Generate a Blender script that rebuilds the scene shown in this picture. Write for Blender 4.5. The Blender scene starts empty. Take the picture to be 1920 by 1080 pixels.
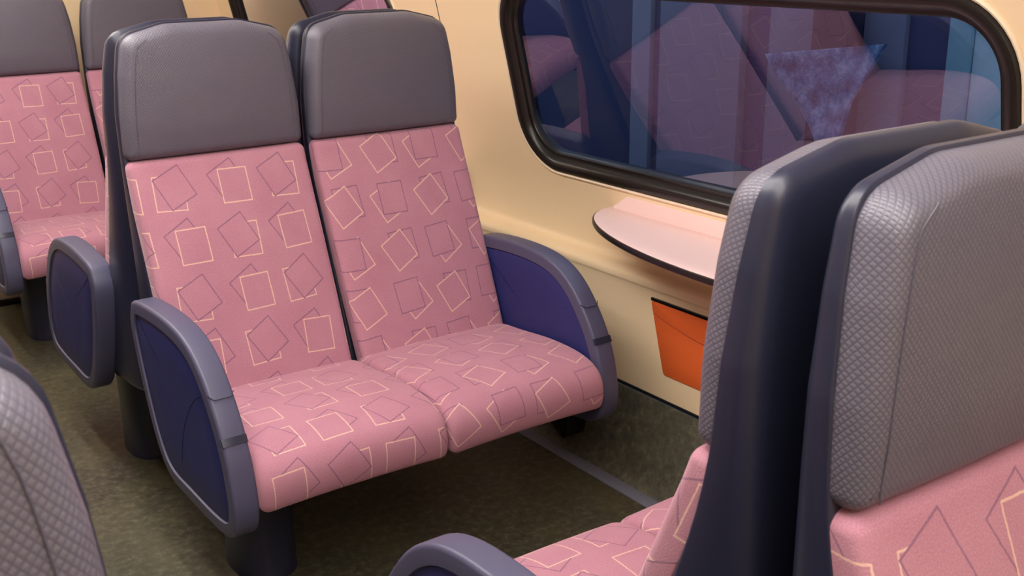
import bpy, bmesh, math, random
from mathutils import Vector, Matrix
random.seed(4)
S = bpy.context.scene
COL = S.collection
PI = math.pi

# ------------------------------------------------------------------ camera
FPX, PIT, YAW, ROLL = 2068.0, 0.3079, 0.619, -0.0093
cam_d = bpy.data.cameras.new('camera')
cam = bpy.data.objects.new('camera', cam_d)
COL.objects.link(cam)
fh = Vector((math.sin(YAW), math.cos(YAW), 0)); rt = Vector((math.cos(YAW), -math.sin(YAW), 0)); up = Vector((0, 0, 1))
fwd = fh * math.cos(PIT) - up * math.sin(PIT); cu = fh * math.sin(PIT) + up * math.cos(PIT)
r2 = rt * math.cos(ROLL) + cu * math.sin(ROLL); u2 = -rt * math.sin(ROLL) + cu * math.cos(ROLL)
m = Matrix.Identity(4)
for i in range(3):
    m[i][0], m[i][1], m[i][2] = r2[i], u2[i], -fwd[i]
m[0][3], m[1][3], m[2][3] = 0, 0, 1.55
cam.matrix_world = m
cam_d.sensor_width = 36; cam_d.lens = FPX / 1920 * 36
cam_d.clip_start = 0.02; cam_d.clip_end = 200
cam_d.dof.use_dof = True; cam_d.dof.focus_distance = 2.6; cam_d.dof.aperture_fstop = 15
S.camera = cam

# ------------------------------------------------------------------ world and view
w = bpy.data.worlds.new('world'); S.world = w; w.use_nodes = True
bg = w.node_tree.nodes['Background']
bg.inputs[0].default_value = (0.33, 0.41, 0.58, 1); bg.inputs[1].default_value = 1.45
S.view_settings.view_transform = 'Standard'; S.view_settings.look = 'None'
S.view_settings.exposure = 0.0; S.view_settings.gamma = 1.0; S.view_settings.use_curve_mapping = False
S.cycles.use_denoising = True
S.cycles.max_bounces = 8

AISLE = 0.474                 # the aisle's centre line
LAMP_POWER = 19.0              # strength of the ceiling diffusers
GAPX = 1.30                   # centre of the right-hand double seats
MID = [0.69, 2.887, 5.084]    # planes between back-to-back seats

# ------------------------------------------------------------------ node helper and materials
class NT:
    def __init__(s, name):
        s.mat = bpy.data.materials.new(name); s.mat.use_nodes = True
        s.t = s.mat.node_tree; s.n = s.t.nodes; s.l = s.t.links
        s.b = s.n['Principled BSDF']
    def put(s, v, sock):
        if isinstance(v, (int, float)): sock.default_value = v
        elif isinstance(v, tuple): sock.default_value = v if len(v) == 4 or len(sock.default_value) == 3 else v + (1,)
        else: s.l.new(v, sock)
    def m(s, op, a, b=None, c=None):
        k = s.n.new('ShaderNodeMath'); k.operation = op
        s.put(a, k.inputs[0])
        if b is not None: s.put(b, k.inputs[1])
        if c is not None: s.put(c, k.inputs[2])
        return k.outputs[0]
    def uv(s):
        k = s.n.new('ShaderNodeUVMap'); k.uv_map = 'UVMap'
        x = s.n.new('ShaderNodeSeparateXYZ'); s.l.new(k.outputs[0], x.inputs[0])
        return x.outputs[0], x.outputs[1]
    def obj(s):
        k = s.n.new('ShaderNodeTexCoord'); return k.outputs['Object']
    def noise(s, vec, scale, detail=3, rough=.55, out=0):
        k = s.n.new('ShaderNodeTexNoise'); k.inputs['Scale'].default_value = scale
        k.inputs['Detail'].default_value = detail; k.inputs['Roughness'].default_value = rough
        if vec is not None: s.l.new(vec, k.inputs['Vector'])
        return k.outputs[out]
    def ramp(s, v, stops):
        k = s.n.new('ShaderNodeValToRGB'); e = k.color_ramp.elements
        while len(e) < len(stops): e.new(.5)
        for i, (p, c) in enumerate(stops): e[i].position = p; e[i].color = c + (1,)
        s.l.new(v, k.inputs[0]); return k.outputs[0]
    def mix(s, f, a, b, mode='MIX'):
        k = s.n.new('ShaderNodeMix'); k.data_type = 'RGBA'; k.blend_type = mode
        s.put(f, k.inputs[0]); s.put(a, k.inputs[6]); s.put(b, k.inputs[7]); return k.outputs[2]
    def smooth(s, v, a, b, lo=0., hi=1.):
        k = s.n.new('ShaderNodeMapRange'); k.interpolation_type = 'SMOOTHSTEP'
        s.put(v, k.inputs[0])
        for i, q in enumerate((a, b, lo, hi)): k.inputs[i + 1].default_value = q
        return k.outputs[0]
    def comb(s, x, y, z=0.):
        k = s.n.new('ShaderNodeCombineXYZ'); s.put(x, k.inputs[0]); s.put(y, k.inputs[1]); s.put(z, k.inputs[2]); return k.outputs[0]
    def bump(s, h, strength, dist=.002):
        k = s.n.new('ShaderNodeBump'); k.inputs['Strength'].default_value = strength; k.inputs['Distance'].default_value = dist
        s.l.new(h, k.inputs['Height']); s.l.new(k.outputs[0], s.b.inputs['Normal'])
    def set(s, **kw):
        for k, v in kw.items(): s.put(v, s.b.inputs[k.replace('_', ' ')])
        return s.mat

def rgb(r, g, b):
    f = lambda c: (c / 255 / 12.92) if c / 255 <= .04045 else ((c / 255 + .055) / 1.055) ** 2.4
    return (f(r), f(g), f(b))

def fabric(name, th_pale, th_dark, shift, flip):
    """Pink velour; every cell carries a pale and a dark outlined square, the front one hiding part of the other."""
    t = NT(name); u, v = t.uv()
    CX, CY, HS, LW = .143, .133, .0385, .00130
    u = t.m('ADD', u, shift[0]); v = t.m('ADD', v, shift[1])
    un, vn = t.m('DIVIDE', u, CX), t.m('DIVIDE', v, CY)
    iu, iv = t.m('FLOOR', un), t.m('FLOOR', vn)
    wn = t.n.new('ShaderNodeTexWhiteNoise'); wn.noise_dimensions = '2D'; t.l.new(t.comb(iu, iv), wn.inputs['Vector'])
    sc = t.n.new('ShaderNodeSeparateColor'); t.l.new(wn.outputs['Color'], sc.inputs[0])
    ra, rb, rc = sc.outputs
    px = t.m('MULTIPLY', t.m('SUBTRACT', t.m('SUBTRACT', un, iu), .5), CX)
    py = t.m('MULTIPLY', t.m('SUBTRACT', t.m('SUBTRACT', vn, iv), .5), CY)
    px = t.m('ADD', px, t.m('MULTIPLY', t.m('SUBTRACT', ra, .5), .010))
    py = t.m('ADD', py, t.m('MULTIPLY', t.m('SUBTRACT', rb, .5), .006))
    par = t.m('MODULO', t.m('ABSOLUTE', t.m('ADD', iu, iv)), 2.0)
    par = t.m('GREATER_THAN', par, .5)
    sg = t.m('SUBTRACT', t.m('MULTIPLY', t.m('GREATER_THAN', rc, .5), 2.), 1.)
    wob = t.m('MULTIPLY', t.m('SUBTRACT', t.noise(t.comb(u, v), 160, 2), .5), .0022)
    def square(ox, oy, th):
        a, b = t.m('SUBTRACT', px, ox), t.m('SUBTRACT', py, oy)
        th = t.m('ADD', th, t.m('MULTIPLY', t.m('SUBTRACT', rb, .5), .14))
        c, s_ = t.m('COSINE', th), t.m('SINE', th)
        qx = t.m('ADD', t.m('MULTIPLY', a, c), t.m('MULTIPLY', b, s_))
        qy = t.m('SUBTRACT', t.m('MULTIPLY', b, c), t.m('MULTIPLY', a, s_))
        d = t.m('MAXIMUM', t.m('ABSOLUTE', qx), t.m('ABSOLUTE', t.m('MULTIPLY', qy, .93)))
        line = t.smooth(t.m('ABSOLUTE', t.m('ADD', t.m('SUBTRACT', d, HS), wob)), LW * .6, LW * 1.5, 1., 0.)
        return line, t.m('LESS_THAN', d, HS + LW)
    pl, pin = square(t.m('MULTIPLY', sg, .003 if flip else -.013), .002 if flip else -.011, th_pale)
    dl, din = square(t.m('MULTIPLY', sg, -.013 if flip else .003), .012 if flip else .002, th_dark)
    pl = t.m('MULTIPLY', pl, t.m('SUBTRACT', 1., t.m('MULTIPLY', din, t.m('SUBTRACT', 1., par))))
    dl = t.m('MULTIPLY', dl, t.m('SUBTRACT', 1., t.m('MULTIPLY', pin, par)))
    vec = t.comb(u, v)
    fine = t.noise(vec, 420, 2); soft = t.noise(vec, 9, 3)
    base = t.mix(soft, rgb(167, 110, 130), rgb(191, 138, 154))
    base = t.mix(t.m('MULTIPLY', t.smooth(fine, .35, .7), .30), base, rgb(222, 168, 178))
    colr = t.mix(t.m('MULTIPLY', dl, .58), base, rgb(104, 70, 108))
    colr = t.mix(t.m('MULTIPLY', pl, .62), colr, rgb(246, 212, 182))
    t.bump(fine, .25, .002)
    t.set(Base_Color=colr, Roughness=.92, Sheen_Weight=.35, Sheen_Roughness=.45, Sheen_Tint=(1., .78, .82, 1), Specular_IOR_Level=.15)
    return t.mat

def vinyl():
    t = NT('grey_vinyl'); u, v = t.uv(); k = PI / .0068
    a = t.m('ABSOLUTE', t.m('SINE', t.m('MULTIPLY', t.m('ADD', u, t.m('MULTIPLY', v, .8)), k)))
    b = t.m('ABSOLUTE', t.m('SINE', t.m('MULTIPLY', t.m('SUBTRACT', u, t.m('MULTIPLY', v, .8)), k)))
    h = t.m('MINIMUM', a, b)
    n = t.noise(t.comb(u, v), 14, 3)
    base = t.mix(n, rgb(79, 78, 93), rgb(91, 89, 102))
    base = t.mix(t.m('MULTIPLY', t.smooth(h, .15, .5), .6), base, rgb(121, 116, 127))
    t.bump(h, .35, .0012)
    t.set(Base_Color=base, Roughness=.36, Specular_IOR_Level=.5)
    return t.mat

def plain(name, c, rough=.5, var=.08, scale=6, spec=.5, **kw):
    t = NT(name); n = t.noise(t.obj(), scale, 4)
    t.set(Base_Color=t.mix(n, tuple(x * (1 - var) for x in c), tuple(min(1, x * (1 + var)) for x in c)), Roughness=rough, Specular_IOR_Level=spec, **kw)
    return t.mat

def speckle(name, cols, big=3.):
    t = NT(name); o = t.obj()
    a = t.noise(o, 38, 8, .72); b = t.noise(o, big, 5); c = t.noise(o, 140, 4, .7)
    base = t.ramp(a, [(.30, cols[0]), (.52, cols[1]), (.70, cols[2])])
    base = t.mix(t.m('MULTIPLY', t.smooth(b, .4, .65), .35), base, cols[3])
    base = t.mix(t.m('MULTIPLY', t.smooth(c, .60, .74), .5), base, cols[4])
    t.bump(a, .25, .003)
    t.set(Base_Color=base, Roughness=t.smooth(b, .3, .7, .34, .5), Specular_IOR_Level=.45)
    return t.mat

def emit(name, c, s):
    t = NT(name); t.set(Base_Color=(.9, .9, .9, 1), Emission_Color=c + (1,), Emission_Strength=s); return t.mat

def glass():
    t = NT('coated_glass'); n, l = t.n, t.l
    g = n.new('ShaderNodeBsdfGlossy'); g.inputs['Roughness'].default_value = .012; g.inputs['Color'].default_value = (.80, .85, 1., 1)
    tr = n.new('ShaderNodeBsdfTransparent'); tr.inputs['Color'].default_value = (.66, .74, .84, 1)
    f = n.new('ShaderNodeFresnel'); f.inputs['IOR'].default_value = 1.5
    k = t.m('ADD', t.m('MULTIPLY', f.outputs[0], 1.5), .105)
    mx = n.new('ShaderNodeMixShader'); l.new(k, mx.inputs[0]); l.new(tr.outputs[0], mx.inputs[1]); l.new(g.outputs[0], mx.inputs[2])
    l.new(mx.outputs[0], n['Material Output'].inputs[0]); return t.mat

M = dict(
    fabric_window=fabric('pink_velour', math.radians(-26), math.radians(-2), (.02, .03), True),
    fabric_aisle=fabric('pink_velour_turned', math.radians(0), math.radians(-27), (.075, .05), False),
    vinyl=vinyl(),
    navy=plain('navy_plastic', rgb(40, 43, 63), .34),
    navy_panel=plain('deep_blue_panel', rgb(36, 44, 104), .5),
    arm=plain('violet_grey_plastic', rgb(80, 80, 106), .42),
    black=plain('black_rubber', rgb(22, 21, 22), .33),
    gasket=plain('window_rubber', rgb(30, 28, 24), .30),
    dark=plain('dark_steel', rgb(20, 21, 28), .5),
    wall=plain('beige_laminate', rgb(250, 224, 182), .42, .03, 2.),
    wall_low=plain('beige_lower_panel', rgb(226, 208, 184), .45, .03, 2.),
    lip=plain('cream_trim', rgb(250, 232, 200), .25, .02),
    ceiling=plain('ceiling_white', rgb(236, 230, 218), .6, .02),
    table=plain('pale_pink_laminate', rgb(246, 214, 208), .35, .02),
    orange=plain('orange_plastic', rgb(238, 108, 52), .4, .05),
    strip=plain('metal_strip', rgb(128, 130, 146), .35, .05, 30),
    floor=speckle('floor_vinyl', [rgb(44, 43, 34), rgb(78, 75, 60), rgb(112, 108, 90), rgb(98, 90, 58), rgb(126, 121, 100)]),
    cove=speckle('cove_vinyl', [rgb(66, 66, 56), rgb(102, 100, 84), rgb(136, 132, 110), rgb(90, 88, 74), rgb(168, 162, 136)], 5.),
    lamp=emit('lamp_diffuser', (1., .945, .90), LAMP_POWER),
    glass=glass(),
    out_dark=plain('outside_dark_blue', rgb(40, 54, 96), .7, .2, .6),
    out_pale=plain('outside_pale_concrete', rgb(150, 160, 176), .7, .15, .8),
    out_ground=plain('outside_platform', rgb(70, 78, 100), .8, .2, .8),
)

# ------------------------------------------------------------------ mesh helpers
def tag(o, label=None, cat=None, group=None, kind=None):
    if label: o['label'] = label
    if cat: o['category'] = cat
    if group: o['group'] = group
    if kind: o['kind'] = kind
    return o

def link(name, bm, mat, parent=None, sharp=38, recalc=True):
    if recalc: bmesh.ops.recalc_face_normals(bm, faces=bm.faces[:])
    me = bpy.data.meshes.new(name); bm.to_mesh(me); bm.free()
    for p in me.polygons: p.use_smooth = True
    if sharp: me.set_sharp_from_angle(angle=math.radians(sharp))
    me.materials.append(mat)
    o = bpy.data.objects.new(name, me); COL.objects.link(o)
    if parent: o.parent = parent
    return o

def empty(name, loc=(0, 0, 0), rz=0.):
    o = bpy.data.objects.new(name, None); COL.objects.link(o)
    o.empty_display_size = .1; o.location = loc; o.rotation_euler = (0, 0, rz); return o

def dup(root, loc, rz):
    r = root.copy(); COL.objects.link(r); r.location = loc; r.rotation_euler = (0, 0, rz)
    for ch in list(root.children):
        c = ch.copy(); COL.objects.link(c); c.parent = r
        for g in ch.children:
            d = g.copy(); COL.objects.link(d); d.parent = c
    return r

def catmull(pts, n=5):
    out = []; N = len(pts)
    for i in range(N):
        p0, p1, p2, p3 = (pts[(i + k) % N] for k in (-1, 0, 1, 2))
        for j in range(n):
            t = j / n
            out.append(tuple(.5 * (2 * b + (c - a) * t + (2 * a - 5 * b + 4 * c - d) * t * t + (3 * b - a - 3 * c + d) * t ** 3)
                             for a, b, c, d in zip(p0, p1, p2, p3)))
    return out

def fillet(pts, rad, seg=6):
    out = []; N = len(pts)
    for i in range(N):
        r = rad[i] if isinstance(rad, (list, tuple)) else rad
        p = Vector(pts[i]); a = Vector(pts[i - 1]) - p; b = Vector(pts[(i + 1) % N]) - p
        la, lb = a.length, b.length; a.normalize(); b.normalize()
        if r <= 1e-6: out.append(tuple(p)); continue
        ang = a.angle(b); d = min(r / math.tan(ang / 2), la * .48, lb * .48); r = d * math.tan(ang / 2)
        c = p + (a + b).normalized() * (r / math.sin(ang / 2))
        s, e = p + a * d - c, p + b * d - c
        sw = s.angle_signed(e)
        for k in range(seg + 1):
            q = s.copy(); q.rotate(Matrix.Rotation(-sw * k / seg, 2)); out.append(tuple(c + q))
    return out

def dense(pts, step):
    out = []; N = len(pts)
    for i in range(N):
        a, b = Vector(pts[i]), Vector(pts[(i + 1) % N]); n = max(1, int((b - a).length / step))
        for k in range(n): out.append(tuple(a.lerp(b, k / n)))
    return out

def area(pts): return .5 * sum(a[0] * b[1] - b[0] * a[1] for a, b in zip(pts, pts[1:] + pts[:1]))

def ccw(pts): return pts if area(pts) > 0 else pts[::-1]

def normals_in(pts):
    N = len(pts); out = []
    for i in range(N):
        a, p, b = Vector(pts[i - 1]), Vector(pts[i]), Vector(pts[(i + 1) % N])
        e1, e2 = (p - a), (b - p)
        n1 = Vector((-e1.y, e1.x)).normalized(); n2 = Vector((-e2.y, e2.x)).normalized()
        n = n1 + n2
        n = n / max(.35, n.length_squared / 2) if n.length > 1e-6 else n1
        out.append(n)
    return out

def ringloft(bm, outline, rings, mapf, closed=False, uvmode='planar', caps=(None, None)):
    """rings: (inset, depth) along the outline; caps: (crown, number of rings) for the first / last ring."""
    pts = [Vector(p) for p in ccw(list(outline))]; nn = normals_in([tuple(p) for p in pts]); N = len(pts)
    uvl = bm.loops.layers.uv.get('UVMap') or bm.loops.layers.uv.new('UVMap')
    arc = [0.]
    for i in range(N): arc.append(arc[-1] + (pts[(i + 1) % N] - pts[i]).length)
    flat = [0.]
    for a, b in zip(rings, rings[1:]): flat.append(flat[-1] + math.hypot(b[0] - a[0], b[1] - a[1]))
    tot = flat[-1]; last_in = rings[-1][0]
    V = []; UV = []
    for k, (ins, d) in enumerate(rings):
        vs, us = [], []
        for i in range(N):
            q = pts[i] + nn[i] * ins
            vs.append(bm.verts.new(mapf(q.x, q.y, d)))
            o = pts[i] + nn[i] * (last_in - (tot - flat[k])); us.append((o.x, o.y))
        V.append(vs); UV.append(us)
    K = len(rings)
    for k in range(K if closed else K - 1):
        k2 = (k + 1) % K
        for i in range(N):
            j = (i + 1) % N
            try: f = bm.faces.new((V[k][i], V[k][j], V[k2][j], V[k2][i]))
            except ValueError: continue
            if uvmode == 'wrap':
                cs = ((flat[k], arc[i]), (flat[k], arc[i + 1]), (flat[k2], arc[i + 1]), (flat[k2], arc[i]))
            else: cs = (UV[k][i], UV[k][j], UV[k2][j], UV[k2][i])
            for lp, c in zip(f.loops, cs): lp[uvl].uv = c
    for which, cap in ((0, caps[0]), (K - 1, caps[1])):
        if cap is None: continue
        crown, nr = cap; ins, d0 = rings[which]
        base = [pts[i] + nn[i] * ins for i in range(N)]
        c = sum(base, Vector((0, 0))) / N
        prev, pb = V[which], base
        for k in range(1, nr + 1):
            t = 1 - k / nr; dd = d0 + crown * (1 - t * t)
            if k < nr:
                b2 = [c + (p - c) * t for p in base]; cur = [bm.verts.new(mapf(p.x, p.y, dd)) for p in b2]
                for i in range(N):
                    j = (i + 1) % N; f = bm.faces.new((prev[i], prev[j], cur[j], cur[i]))
                    for lp, q in zip(f.loops, (pb[i], pb[j], b2[j], b2[i])): lp[uvl].uv = tuple(q)
                prev, pb = cur, b2
            else:
                cv = bm.verts.new(mapf(c.x, c.y, dd))
                for i in range(N):
                    j = (i + 1) % N; f = bm.faces.new((prev[i], prev[j], cv))
                    for lp, q in zip(f.loops, (pb[i], pb[j], c)): lp[uvl].uv = tuple(q)

def arc_rings(d0, d1, r0, r1, seg=4, mid=1):
    R = []
    if r0 > 0:
        for k in range(seg): a = PI / 2 * k / seg; R.append((r0 * (1 - math.sin(a)), d0 + r0 * (1 - math.cos(a))))
    for k in range(mid + 1): R.append((0, (d0 + r0) + (d1 - r1 - d0 - r0) * k / mid))
    if r1 > 0:
        for k in range(1, seg + 1): a = PI / 2 * k / seg; R.append((r1 * (1 - math.cos(a)), d1 - r1 + r1 * math.sin(a)))
    return R

def slab(bm, outline, d0, d1, r0, r1, mapf, seg=4, crown=(0, 0), nr=(3, 3), uvmode='planar', mid=1):
    ringloft(bm, outline, arc_rings(d0, d1, r0, r1, seg, mid), mapf, False, uvmode, ((-crown[0], nr[0]), (crown[1], nr[1])))

def box(bm, lo, hi, bev=.004):
    o = [(lo[0], lo[1]), (hi[0], lo[1]), (hi[0], hi[1]), (lo[0], hi[1])]
    b = min(bev, .45 * min(hi[i] - lo[i] for i in range(3)))
    slab(bm, fillet(o, b, 2), lo[2], hi[2], b, b, lambda x, y, z: (x, y, z), 2, nr=(1, 1))

def tube(bm, path, rad, n=8):
    P = [Vector(p) for p in path]; rings = []
    for i, p in enumerate(P):
        t = (P[min(i + 1, len(P) - 1)] - P[max(i - 1, 0)]).normalized()
        a = t.orthogonal().normalized() if i == 0 else (pa - t * pa.dot(t)).normalized()
        pa = a; b = t.cross(a)
        rings.append([bm.verts.new(p + (a * math.cos(2 * PI * k / n) + b * math.sin(2 * PI * k / n)) * rad) for k in range(n)])
    for r, s in zip(rings, rings[1:]):
        for k in range(n): bm.faces.new((r[k], r[(k + 1) % n], s[(k + 1) % n], s[k]))
    bm.faces.new(rings[0][::-1]); bm.faces.new(rings[-1])

def interp(tab, z):
    """smooth table lookup"""
    if z <= tab[0][0]: return tab[0][1] + (tab[1][1] - tab[0][1]) / (tab[1][0] - tab[0][0]) * (z - tab[0][0])
    for i in range(len(tab) - 1):
        if z <= tab[i + 1][0]:
            z0, y0 = tab[i]; z1, y1 = tab[i + 1]; t = (z - z0) / (z1 - z0); h = z1 - z0
            m0 = (y1 - tab[i - 1][1]) / (z1 - tab[i - 1][0]) if i else (y1 - y0) / h
            m1 = (tab[i + 2][1] - y0) / (tab[i + 2][0] - z0) if i + 2 < len(tab) else (y1 - y0) / h
            return (2 * t ** 3 - 3 * t * t + 1) * y0 + (t ** 3 - 2 * t * t + t) * h * m0 + (-2 * t ** 3 + 3 * t * t) * y1 + (t ** 3 - t * t) * h * m1
    return tab[-1][1] + (tab[-1][1] - tab[-2][1]) / (tab[-1][0] - tab[-2][0]) * (z - tab[-1][0])

# ------------------------------------------------------------------ the setting
XW0, LEAN = 2.14, .227                                   # side wall at z = .82 and its inward lean above
def wall_x(z): return XW0 - LEAN * (z - .82)
Y0, Y1 = -1.5, 5.30
def side(sgn):
    """right wall as measured; left wall mirrored over the aisle"""
    return (lambda x: x) if sgn > 0 else (lambda x: 2 * AISLE - x)

def extrude_profile(bm, prof, y0, y1, fx, n=1):
    rows = [[bm.verts.new((fx(x), y0 + (y1 - y0) * k / n, z)) for x, z in prof] for k in range(n + 1)]
    for a, b in zip(rows, rows[1:]):
        for i in range(len(prof) - 1): bm.faces.new((a[i], a[i + 1], b[i + 1], b[i]))

WINDOWS = [(1.16, 2.905), (3.55, 5.13), (-1.30, .40)]
WZ0, WZ1, WR = .832, 1.448, .18
def win_outline(y0, y1): return dense(fillet([(y0, WZ0), (y1, WZ0), (y1, WZ1), (y0, WZ1)], WR, 12), .08)

def build_side(sgn, name, n0):
    fx = side(sgn)
    bm = bmesh.new()
    low = catmull_open([(2.078, .262), (2.080, .40), (2.082, .560), (2.080, .585), (2.086, .602), (2.105, .611), (2.130, .614),
                        (2.146, .622), (2.152, .645), (2.154, .70), (2.149, .77), (2.140, .82)])
    extrude_profile(bm, low, Y0, Y1, fx, 1)
    # plane with the window holes
    ov = [(Y0, .82), (Y1, .82), (Y1, 1.6), (Y0, 1.6)]
    edges = []
    loops = [dense(ov, .2)] + [win_outline(a, b) for a, b in WINDOWS]
    for lp in loops:
        vs = [bm.verts.new((fx(wall_x(z)), y, z)) for y, z in lp]
        edges += [bm.edges.new((vs[i], vs[(i + 1) % len(vs)])) for i in range(len(vs))]
    bmesh.ops.triangle_fill(bm, use_beauty=True, use_dissolve=False, edges=edges)
    o = link(name, bm, M['wall'], sharp=50); tag(o, kind='structure')
    for p in o.data.polygons:
        pass
    for k, (a, b) in enumerate(WINDOWS):
        mp = lambda y, z, d: (fx(wall_x(z) - d * .975), y, z - d * .221)
        root = empty('window_%d' % (n0 + k)); tag(root, kind='structure')
        ol = win_outline(a, b)
        bm = bmesh.new()
        lip = [(-.006, -.002), (-.005, .004), (0., .007), (.005, .004), (.007, -.03), (-.004, -.03)]
        ringloft(bm, ol, lip, mp, closed=True); link('surround', bm, M['lip'], root)
        bm = bmesh.new()
        gk = [(.004, -.012), (.006, .002), (.012, .010), (.022, .0125), (.034, .010), (.042, .002), (.046, -.010), (.050, -.012), (.058, -.011), (.062, -.018), (.062, -.045), (.004, -.045)]
        ringloft(bm, ol, gk, mp, closed=True); link('gasket', bm, M['gasket'], root)
        bm = bmesh.new()
        nn = normals_in(ccw(ol)); il = [tuple(Vector(p) + q * .055) for p, q in zip(ccw(ol), nn)]
        f = bm.faces.new([bm.verts.new(mp(y, z, -.043 + .022 * (y - a) / (b - a))) for y, z in il]); link('pane', bm, M['glass'], root, sharp=0)
    return o

def catmull_open(p, n=4):
    q = [p[0]] + p + [p[-1]]; out = []
    for i in range(1, len(q) - 2):
        for j in range(n):
            t = j / n; out.append(tuple(.5 * (2 * b + (c - a) * t + (2 * a - 5 * b + 4 * c - d) * t * t + (3 * b - a - 3 * c + d) * t ** 3)
                                  for a, b, c, d in zip(q[i - 1], q[i], q[i + 1], q[i + 2])))
    return out + [p[-1]]

build_side(1, 'wall_right', 1)
build_side(-1, 'wall_left', 4)

bm = bmesh.new(); bmesh.ops.create_grid(bm, x_segments=1, y_segments=1, size=.5)
bmesh.ops.transform(bm, verts=bm.verts, matrix=Matrix.Translation((AISLE, (Y0 + Y1) / 2, 0)) @ Matrix.Diagonal((2 * (2.078 - AISLE) + .1, Y1 - Y0, 1, 1)))
tag(link('floor', bm, M['floor'], sharp=0), kind='structure')
for sgn, nm in ((1, 'right'), (-1, 'left')):
    fx = side(sgn)
    bm = bmesh.new()
    extrude_profile(bm, catmull_open([(1.979, .001), (2.012, .03), (2.045, .12), (2.062, .20), (2.068, .250)]) + [(2.079, .250)], Y0, Y1, fx)
    tag(link('baseboard_' + nm, bm, M['cove'], sharp=60), kind='structure')
    bm = bmesh.new(); extrude_profile(bm, [(2.079, .252), (2.075, .253), (2.075, .261), (2.079, .262)], Y0, Y1, fx)
    tag(link('trim_%d' % (1 if sgn > 0 else 2), bm, M['dark'], sharp=30), kind='structure')
    bm = bmesh.new()
    a, b = sorted((fx(1.930), fx(1.978))); box(bm, (a, Y0, -.002), (b, Y1, .004), .002)
    tag(link('trim_%d' % (3 if sgn > 0 else 4), bm, M['strip']), kind='structure')
# panel joint between the two windows on the right
bm = bmesh.new(); tube(bm, [(wall_x(z) - .0002, 3.262, z) for z in (1.24, 1.42, 1.59)], .0016, 6)
tag(link('trim_5', bm, M['dark']), kind='structure')
# ceiling with coved sides
bm = bmesh.new()
half = [(wall_x(1.6), 1.6), (1.93, 1.8), (1.86, 2.0), (1.72, 2.16), (1.50, 2.26), (1.2, 2.30)]
prof = half + [(2 * AISLE - x, z) for x, z in half[::-1]]
extrude_profile(bm, catmull_open(prof), Y0, Y1, lambda x: x)
tag(link('ceiling', bm, M['ceiling']), kind='structure')
for nm, y in (('wall_back', Y1), ('wall_front', Y0)):
    bm = bmesh.new(); pr = [(2.2, 0), (2.2, .8), (wall_x(1.6), 1.6)] + prof[1:-1] + [(2 * AISLE - wall_x(1.6), 1.6), (2 * AISLE - 2.2, .8), (2 * AISLE - 2.2, 0)]
    f = bm.faces.new([bm.verts.new((x, y, z)) for x, z in pr]); bmesh.ops.triangulate(bm, faces=[f])
    tag(link(nm, bm, M['wall'], sharp=0), kind='structure')
bm = bmesh.new(); box(bm, (2 * AISLE - 2.0, Y1 - .17, .025), (2.0, Y1 - .001, .30), .01)
tag(link('baseboard_back', bm, M['wall_low']), kind='structure')

bm = bmesh.new(); box(bm, (2 * AISLE - 2.0, Y1 - .175, 0), (2.0, Y1 - .001, .026), .002)
tag(link('trim_6', bm, M['black']), kind='structure')
# ceiling lamps
LAMPS = [(AISLE + .17, 'ceiling light strip above the aisle, nearer the wall with the orange bin'), (AISLE - .17, 'ceiling light strip above the aisle, farther from the orange bin')]
for x, lb in LAMPS:
    r = empty('ceiling_light', (x, 0, 2.285)); tag(r, lb, 'ceiling light', 'ceiling light strips')
    bm = bmesh.new(); box(bm, (-.09, Y0 + .3, -.022), (.09, Y1 - .3, .006), .006); link('housing', bm, M['ceiling'], r)
    bm = bmesh.new(); box(bm, (-.07, Y0 + .34, -.034), (.07, Y1 - .34, -.020), .006); link('diffuser', bm, M['lamp'], r)

# ------------------------------------------------------------------ double seat (local: front = +y, origin on the floor in the plane between back-to-back seats)
FRONT = [(.40, .352), (.44, .337), (.60, .272), (.79, .196), (.92, .142), (1.018, .106), (1.10, .105), (1.20, .101), (1.30, .095), (1.37, .088)]
SHELLF = [(.30, .28), (.44, .255), (.60, .205), (.79, .140), (.92, .096), (1.018, .074), (1.10, .066), (1.20, .058), (1.30, .050), (1.37, .044)]
BACK = .018
SEAM = 1.018
def seat_outline(z0, z1, w0, grow=0.):
    """front view outline (x, z) of the upper back from z0 up to the rounded top z1"""
    g = grow
    right = [(w0 + g, z0), (w0 - .003 + g, 1.13), (w0 - .013 + g, 1.23), (w0 - .030 + g, 1.322 + g), (.10, z1 + g)]
    pts = [(-w0 - g, z0)] + right + [(-x, z) for x, z in right[:0:-1]]
    return pts

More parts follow.
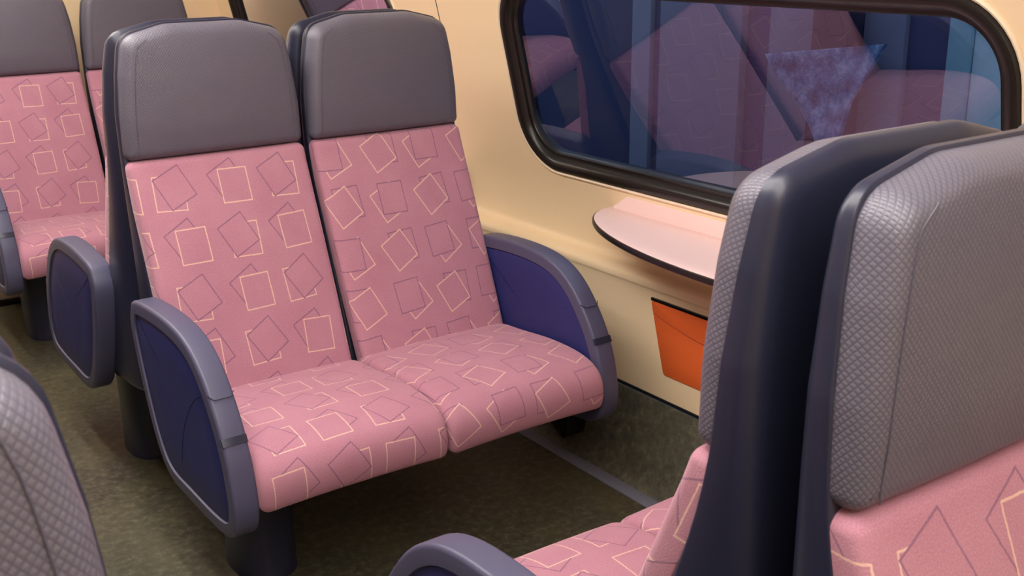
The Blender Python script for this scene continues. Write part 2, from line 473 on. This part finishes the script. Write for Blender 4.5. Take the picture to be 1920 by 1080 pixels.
RAD = [.03, .03, .12, .10, .052, .12, .12, .052, .10, .12]
def make_double_seat(ws):
    """ws = +1: the window lies on local -x, the aisle on +x;  -1: mirrored"""
    root = empty('double_seat')
    for k, cx, cp in ((0, .248, .2545), (1, -.248, -.2545)):
        aisle = (k == 0) == (ws > 0)
        fab = M['fabric_aisle'] if aisle else M['fabric_window']
        # shell
        bm = bmesh.new(); T = .12
        ol = dense(fillet(seat_outline(.33, 1.350, .2425, .004), RAD, 6), .035)
        mp = lambda x, z, d: (cp + x, BACK + (interp(SHELLF, z) - BACK) * d / T, z)
        rings = [(.034 * (1 - math.sin(a)), T * .62 * (1 - math.cos(a))) for a in (PI / 2 * k / 7 for k in range(7))] + [(0, T * .62)] + arc_rings(T * .62, T, 0, .010, 3)[1:]
        ringloft(bm, ol, rings, mp, caps=((0, 6), (0, 4))); link('back_shell', bm, M['navy'], root)
        # headrest
        bm = bmesh.new()
        ol = dense(fillet(seat_outline(SEAM + .001, 1.350, .2425), [.020, .020] + RAD[2:], 6), .025)
        mp = lambda x, z, d: (cp + x, interp(SHELLF, z) - .003 + (interp(FRONT, z) - interp(SHELLF, z) + .003 + .011 * (1 - (x / .2425) ** 2) * max(0, 1 - abs((z - 1.16) / .2) ** 2.5)) * d / .034, z)
        slab(bm, ol, 0, .034, .003, .024, mp, 6, nr=(2, 9)); hd = link('headrest', bm, M['vinyl'], root)
        for sx in (1, -1):
            bm = bmesh.new(); path = []
            for k in range(15):
                z = SEAM + .012 + (1.318 - SEAM - .012) * k / 14
                hw = interp([(SEAM, .2425), (1.13, .2395), (1.23, .2295), (1.30, .216), (1.33, .200)], z) - .030
                path.append((cp + sx * (hw - .018 * max(0, (z - 1.29) / .03) ** 2), interp(FRONT, z) + .0006 + .011 * (1 - (hw / .2425) ** 2) * max(0, 1 - abs((z - 1.16) / .2) ** 2.5), z))
            tube(bm, path, .0009, 6); link('stitching', bm, M['vinyl'], hd)
        # fabric back cushion
        bm = bmesh.new()
        ol = dense(fillet([(-.238, .40), (.238, .40), (.2415, .60), (.2425, SEAM - .001), (-.2425, SEAM - .001), (-.2415, .60)], [.02, .02, .3, .020, .020, .3], 6), .03)
        mp = lambda x, z, d: (cp + x, interp(FRONT, z) - .055 + d + d / .054 * .011 * (1 - (x / .2425) ** 2) * max(0, 1 - abs((z - .72) / .34) ** 2.5), z)
        slab(bm, ol, 0, .054, .004, .0185, mp, 5, nr=(2, 10)); link('back_cushion', bm, fab, root)
        # seat cushion
        bm = bmesh.new()
        pr = catmull([(.30, .350), (.50, .335), (.70, .333), (.772, .333), (.798, .343), (.805, .390), (.792, .430), (.757, .457), (.69, .472), (.58, .474), (.45, .462), (.33, .449), (.29, .41)], 5)
        mp = lambda y, z, d: (cx + d, y, z + .006 * (1 - (d / .245) ** 2))
        slab(bm, pr, -.246, .246, .024, .024, mp, 5, nr=(4, 4), uvmode='wrap', mid=8); link('seat_cushion', bm, fab, root)
        # cushion pan
        bm = bmesh.new(); box(bm, (cx - .22, .26, .305), (cx + .22, .70, .338), .01); link('seat_pan', bm, M['dark'], root)
    # armrests
    ao = catmull([(.160, .60), (.172, .665), (.215, .695), (.40, .708), (.545, .695), (.640, .648), (.715, .565), (.757, .49), (.778, .425), (.788, .345), (.760, .285), (.68, .262), (.50, .258), (.36, .264), (.275, .325), (.205, .46)], 5)
    for sx in (1, -1):
        bm = bmesh.new(); x0, x1 = .493, .553
        mp = lambda y, z, d: (sx * (x0 + d), y, z)
        T = x1 - x0; rr = arc_rings(.0, T, .009, .009, 4)
        rings = [(.043, .007), (.037, .006), (.034, .0)] + rr + [(.034, T), (.037, T - .006), (.043, T - .007)]
        ringloft(bm, ao, rings, mp, caps=((0, 3), (0, 3)))
        arm = link('armrest', bm, M['arm'], root, sharp=30)
        io = ccw(ao); nn = normals_in(io)
        for d0, d1 in ((-.0005 + .004, .010), (T - .010, T - .004)):
            bm = bmesh.new(); il = [tuple(Vector(p) + n * .0375) for p, n in zip(io, nn)]
            slab(bm, il, d0, d1, .001, .001, mp, 2, nr=(3, 3)); link('inset_panel', bm, M['navy_panel'], arm)
        # joint lines of the moulding
        bm = bmesh.new()
        for dd in (-.0002, T + .0002):
            path = [(.655, .592), (.60, .565), (.55, .525), (.50, .465), (.465, .40), (.45, .345)]
            off = .0042 if dd < 0 else -.0042
            tube(bm, [mp(y, z, dd + off) for y, z in path], .0007, 5)
        tube(bm, [mp(.688, .6, .0), mp(.7005, .592, .011), mp(.7005, .592, T - .011), mp(.688, .6, T)], .0011, 5)
        link('joint_line', bm, M['dark'], arm)
        bm = bmesh.new()
        yz = [(.7535, .513), (.7605, .499)]
        o = [(.722, .508), (.7450, .5175), (.7540, .5015), (.731, .492)]
        slab(bm, o, .001, T - .001, .001, .001, mp, 2, nr=(1, 1)); link('notch', bm, M['navy'], arm)
    # pedestal on the aisle side, bracket on the wall side, cross beam
    bm = bmesh.new(); N = 40; R = []
    for z, s in ((0, 1.0), (.012, 1.0), (.02, .97), (.12, .98), (.24, 1.0), (.335, 1.04)):
        R.append([bm.verts.new((ws * .365 + .080 * s * math.copysign(abs(math.cos(a)) ** .8, math.cos(a)), .43 + .115 * s * math.copysign(abs(math.sin(a)) ** .8, math.sin(a)), z)) for a in (2 * PI * i / N for i in range(N))])
    for a, b in zip(R, R[1:]):
        for i in range(N): bm.faces.new((a[i], a[(i + 1) % N], b[(i + 1) % N], b[i]))
    bm.faces.new(R[0][::-1]); bm.faces.new(R[-1]); link('pedestal', bm, M['navy'], root, sharp=50)
    bm = bmesh.new(); box(bm, (-.47, .34, .285), (.47, .50, .325), .01); link('cross_beam', bm, M['dark'], root)
    bm = bmesh.new()
    o = fillet([(.29, .33), (.30, .10), (.40, .045), (.425, .06), (.425, .33)], .01, 3)
    a, b = sorted((-ws * .66, -ws * .735)); slab(bm, o, a, b, .004, .004, lambda y, z, x: (x, y, z), 2)
    a, b = sorted((-ws * .45, -ws * .72)); box(bm, (a, .33, .275), (b, .40, .315), .004)
    link('wall_bracket', bm, M['black'], root)
    return root

PM, PN = 'm', 'n'
protos = {}
def place(kind, x, mid, label, group):
    """kind m: aisle on local +x, n: aisle on local -x"""
    right = x > AISLE
    rz = (PI if right else 0.) if kind == PM else (0. if right else PI)
    loc = (x, MID[mid], 0)
    if kind not in protos:
        protos[kind] = o = make_double_seat(1 if kind == PM else -1); o.location = loc; o.rotation_euler = (0, 0, rz)
    else: o = dup(protos[kind], loc, rz)
    return tag(o, label, 'train seat', group)

LX = 2 * AISLE - GAPX
G1, G2 = 'double seats on the window side by the orange bin', 'double seats across the aisle'
place(PM, GAPX, 1, 'pink patterned double seat in the middle, facing us with both armrests in view', G1)
place(PN, GAPX, 1, 'double seat backed against the middle pink pair, mostly its aisle armrest showing', G1)
place(PM, GAPX, 2, 'farthest pink double seat at upper left, in front of the beige end wall', G1)
facing = place(PN, GAPX, 0, 'near double seat seen from its navy shell side, facing the middle pair', G1)
near = place(PM, GAPX, 0, 'nearest double seat at the right edge with large textured grey headrest', G1)
place(PN, LX, 0, 'blurred grey textured headrest of the double seat at the lower left corner across the aisle', G2)
place(PM, LX, 0, 'double seat back-to-back behind the blurred lower left headrest, across the aisle', G2)
place(PN, LX, 1, 'double seat across the aisle facing the lower left one, seen mirrored in the window', G2)
place(PM, LX, 1, 'second double seat across the aisle, backs turned, seen mirrored in the window', G2)
place(PN, LX, 2, 'last double seat across the aisle by the end wall, seen mirrored in the window', G2)
facing.scale.z = .995; near.rotation_euler.x = math.radians(-1.0)      # this back stands a touch more upright

# ------------------------------------------------------------------ window tables and bin
def make_table(sgn):
    root = empty('window_table')
    ol = []
    HL, DP = .69, .280
    for i in range(61):
        a = PI * i / 60; c, s = math.cos(a), math.sin(a)
        ol.append((HL * math.copysign(abs(c) ** (2 / 1.92), c), -DP * abs(s) ** (2 / 2.0)))
    ol.append((-HL + .01, .018)); ol.append((HL - .01, .018))
    mp = lambda y, x, d: (sgn * x, y, .750 + d)
    bm = bmesh.new(); slab(bm, ol, .004, .020, .003, .003, mp, 2, nr=(3, 3)); link('tabletop', bm, M['table'], root)
    bm = bmesh.new(); ringloft(bm, ol, [(.012, .001), (-.003, .001), (-.005, .004), (-.005, .014), (-.003, .0175), (.004, .0175), (.004, .003), (.012, .003)], mp, closed=True)
    link('edge_strip', bm, M['black'], root)
    bm = bmesh.new()
    o = [(-HL + .004, .0), (HL - .004, .0), (HL - .10, .072), (-HL + .10, .072)]
    slab(bm, fillet(o, .006, 3), 0, .008, .002, .003, lambda y, t, d: (sgn * (.004 + .30 * t - d), y, .767 + t), 2, nr=(1, 1))
    link('upstand', bm, M['table'], root)
    bm = bmesh.new(); o = [(-.10, .015), (.10, .015), (.06, -.17), (-.06, -.17)]
    slab(bm, fillet(o, .02, 4), -.022, .0045, .004, .002, mp, 2, nr=(1, 1)); link('support', bm, M['dark'], root)
    return root
BAY = [(MID[0] + MID[1]) / 2, (MID[1] + MID[2]) / 2]
TX = 2.132
t1 = make_table(1); t1.location = (TX, BAY[0], 0)
tag(t1, 'pale pink half oval window table with a black edge above the orange bin', 'table', 'window tables')
t2 = make_table(-1); t2.location = (2 * AISLE - TX, BAY[1], 0)
tag(t2, 'rounded pale pink table across the aisle, mirrored high in the window', 'table', 'window tables')
t3 = dup(t2, (2 * AISLE - TX, BAY[0], 0), 0); tag(t3, 'rounded pale table on the opposite wall beside the lower left seats', 'table', 'window tables')
t4 = dup(t1, (TX, BAY[1], 0), 0); tag(t4, 'rounded pale table hidden behind the middle seats at the far window', 'table', 'window tables')

r = empty('waste_bin', (2.081, 1.975, .55)); tag(r, 'orange flush waste bin set in the beige wall under the window table', 'bin')
bm = bmesh.new(); o = fillet([(-.19, -.212), (.19, -.212), (.250, .0), (-.250, .0)], [.012, .012, .006, .006], 4)
slab(bm, o, -.004, .005, .002, .002, lambda y, z, d: (-d, y, z), 2, nr=(2, 2)); link('bin_front', bm, M['orange'], r)
bm = bmesh.new(); box(bm, (-.0055, -.25, .0), (.004, .25, .009), .001); link('slot', bm, M['black'], r)
bm = bmesh.new()
tube(bm, [(-.0052, y, -.075 + .040 * (abs(y) / .236) ** 1.6) for y in (x * .0236 for x in range(-10, 11))], .0011, 6); link('flap_line', bm, plain('orange_shadow_gap', rgb(150, 52, 18), .6), r)

# ------------------------------------------------------------------ outside the windows
for sx, nm in ((1, 'right'), (-1, 'left')):
    fx = side(sx)
    bm = bmesh.new(); a, b = sorted((fx(2.6), fx(12.))); box(bm, (a, -12, -.4), (b, 24, -.2), .01)
    tag(link('platform', bm, M['out_ground']), kind='structure')
    bm = bmesh.new(); a, b = sorted((fx(9.), fx(9.4))); box(bm, (a, -12, -.2), (b, 24, 6.), .01)
    tag(link('station_wall', bm, M['out_dark']), kind='structure')
bld = empty('station_building', (4.6, 0, -.2)); tag(bld, 'blue grey station facade with vertical panels outside the window', 'building')
PAN = [(5.20, 11., 'a'), (5.03, 5.20, 'b'), (4.93, 5.03, 'a'), (4.28, 4.93, 'c'), (4.12, 4.28, 'a'), (3.72, 4.12, 'c'), (3.50, 3.72, 'd'),
       (3.26, 3.50, 'c'), (3.02, 3.26, 'a'), (2.90, 3.02, 'e'), (2.62, 2.90, 'f'), (2.56, 2.62, 'e'), (2.48, 2.56, 'a'), (2.30, 2.48, 'f'), (0.4, 2.30, 'e')]
PM_ = dict(a=plain('facade_night_blue', rgb(64, 72, 108), .7), b=plain('facade_grey', rgb(140, 146, 165), .7), c=plain('facade_violet_grey', rgb(126, 130, 150), .7),
           d=plain('facade_near_black', rgb(30, 36, 56), .7), e=plain('facade_teal', rgb(138, 182, 194), .6), f=plain('facade_pale', rgb(196, 224, 230), .6))  # d is the own dark colour of the protruding column
for i, (ya, yb, k) in enumerate(PAN):
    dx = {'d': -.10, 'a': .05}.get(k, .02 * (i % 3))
    bm = bmesh.new(); box(bm, (dx, ya, -.2), (dx + .3, yb - .004, 4.2), .006); link('facade_panel', bm, PM_[k], bld)

sheet = bm = bmesh.new()
t = NT('crumpled_blue_sheet'); n = t.noise(t.obj(), 9, 7, .7)
t.bump(n, .8, .03); t.set(Base_Color=t.ramp(n, [(.36, rgb(52, 66, 104)), (.5, rgb(100, 122, 164)), (.68, rgb(176, 194, 222))]), Roughness=.5)
pts = dense([(3.929, 0.968), (3.217, 1.065), (3.391, 0.78), (3.432, 0.554), (3.584, 0.532), (3.792, 0.818)], .05)
slab(bm, pts, 0, .03, .004, .008, lambda y, z, d: (4.45 - d - .03 * math.sin(9 * y + 5 * z), y, z), 2, nr=(6, 6))
tag(link('hanging_sheet', bm, t.mat), 'crumpled pale blue sheet tapering downward outside the window', 'sheet')
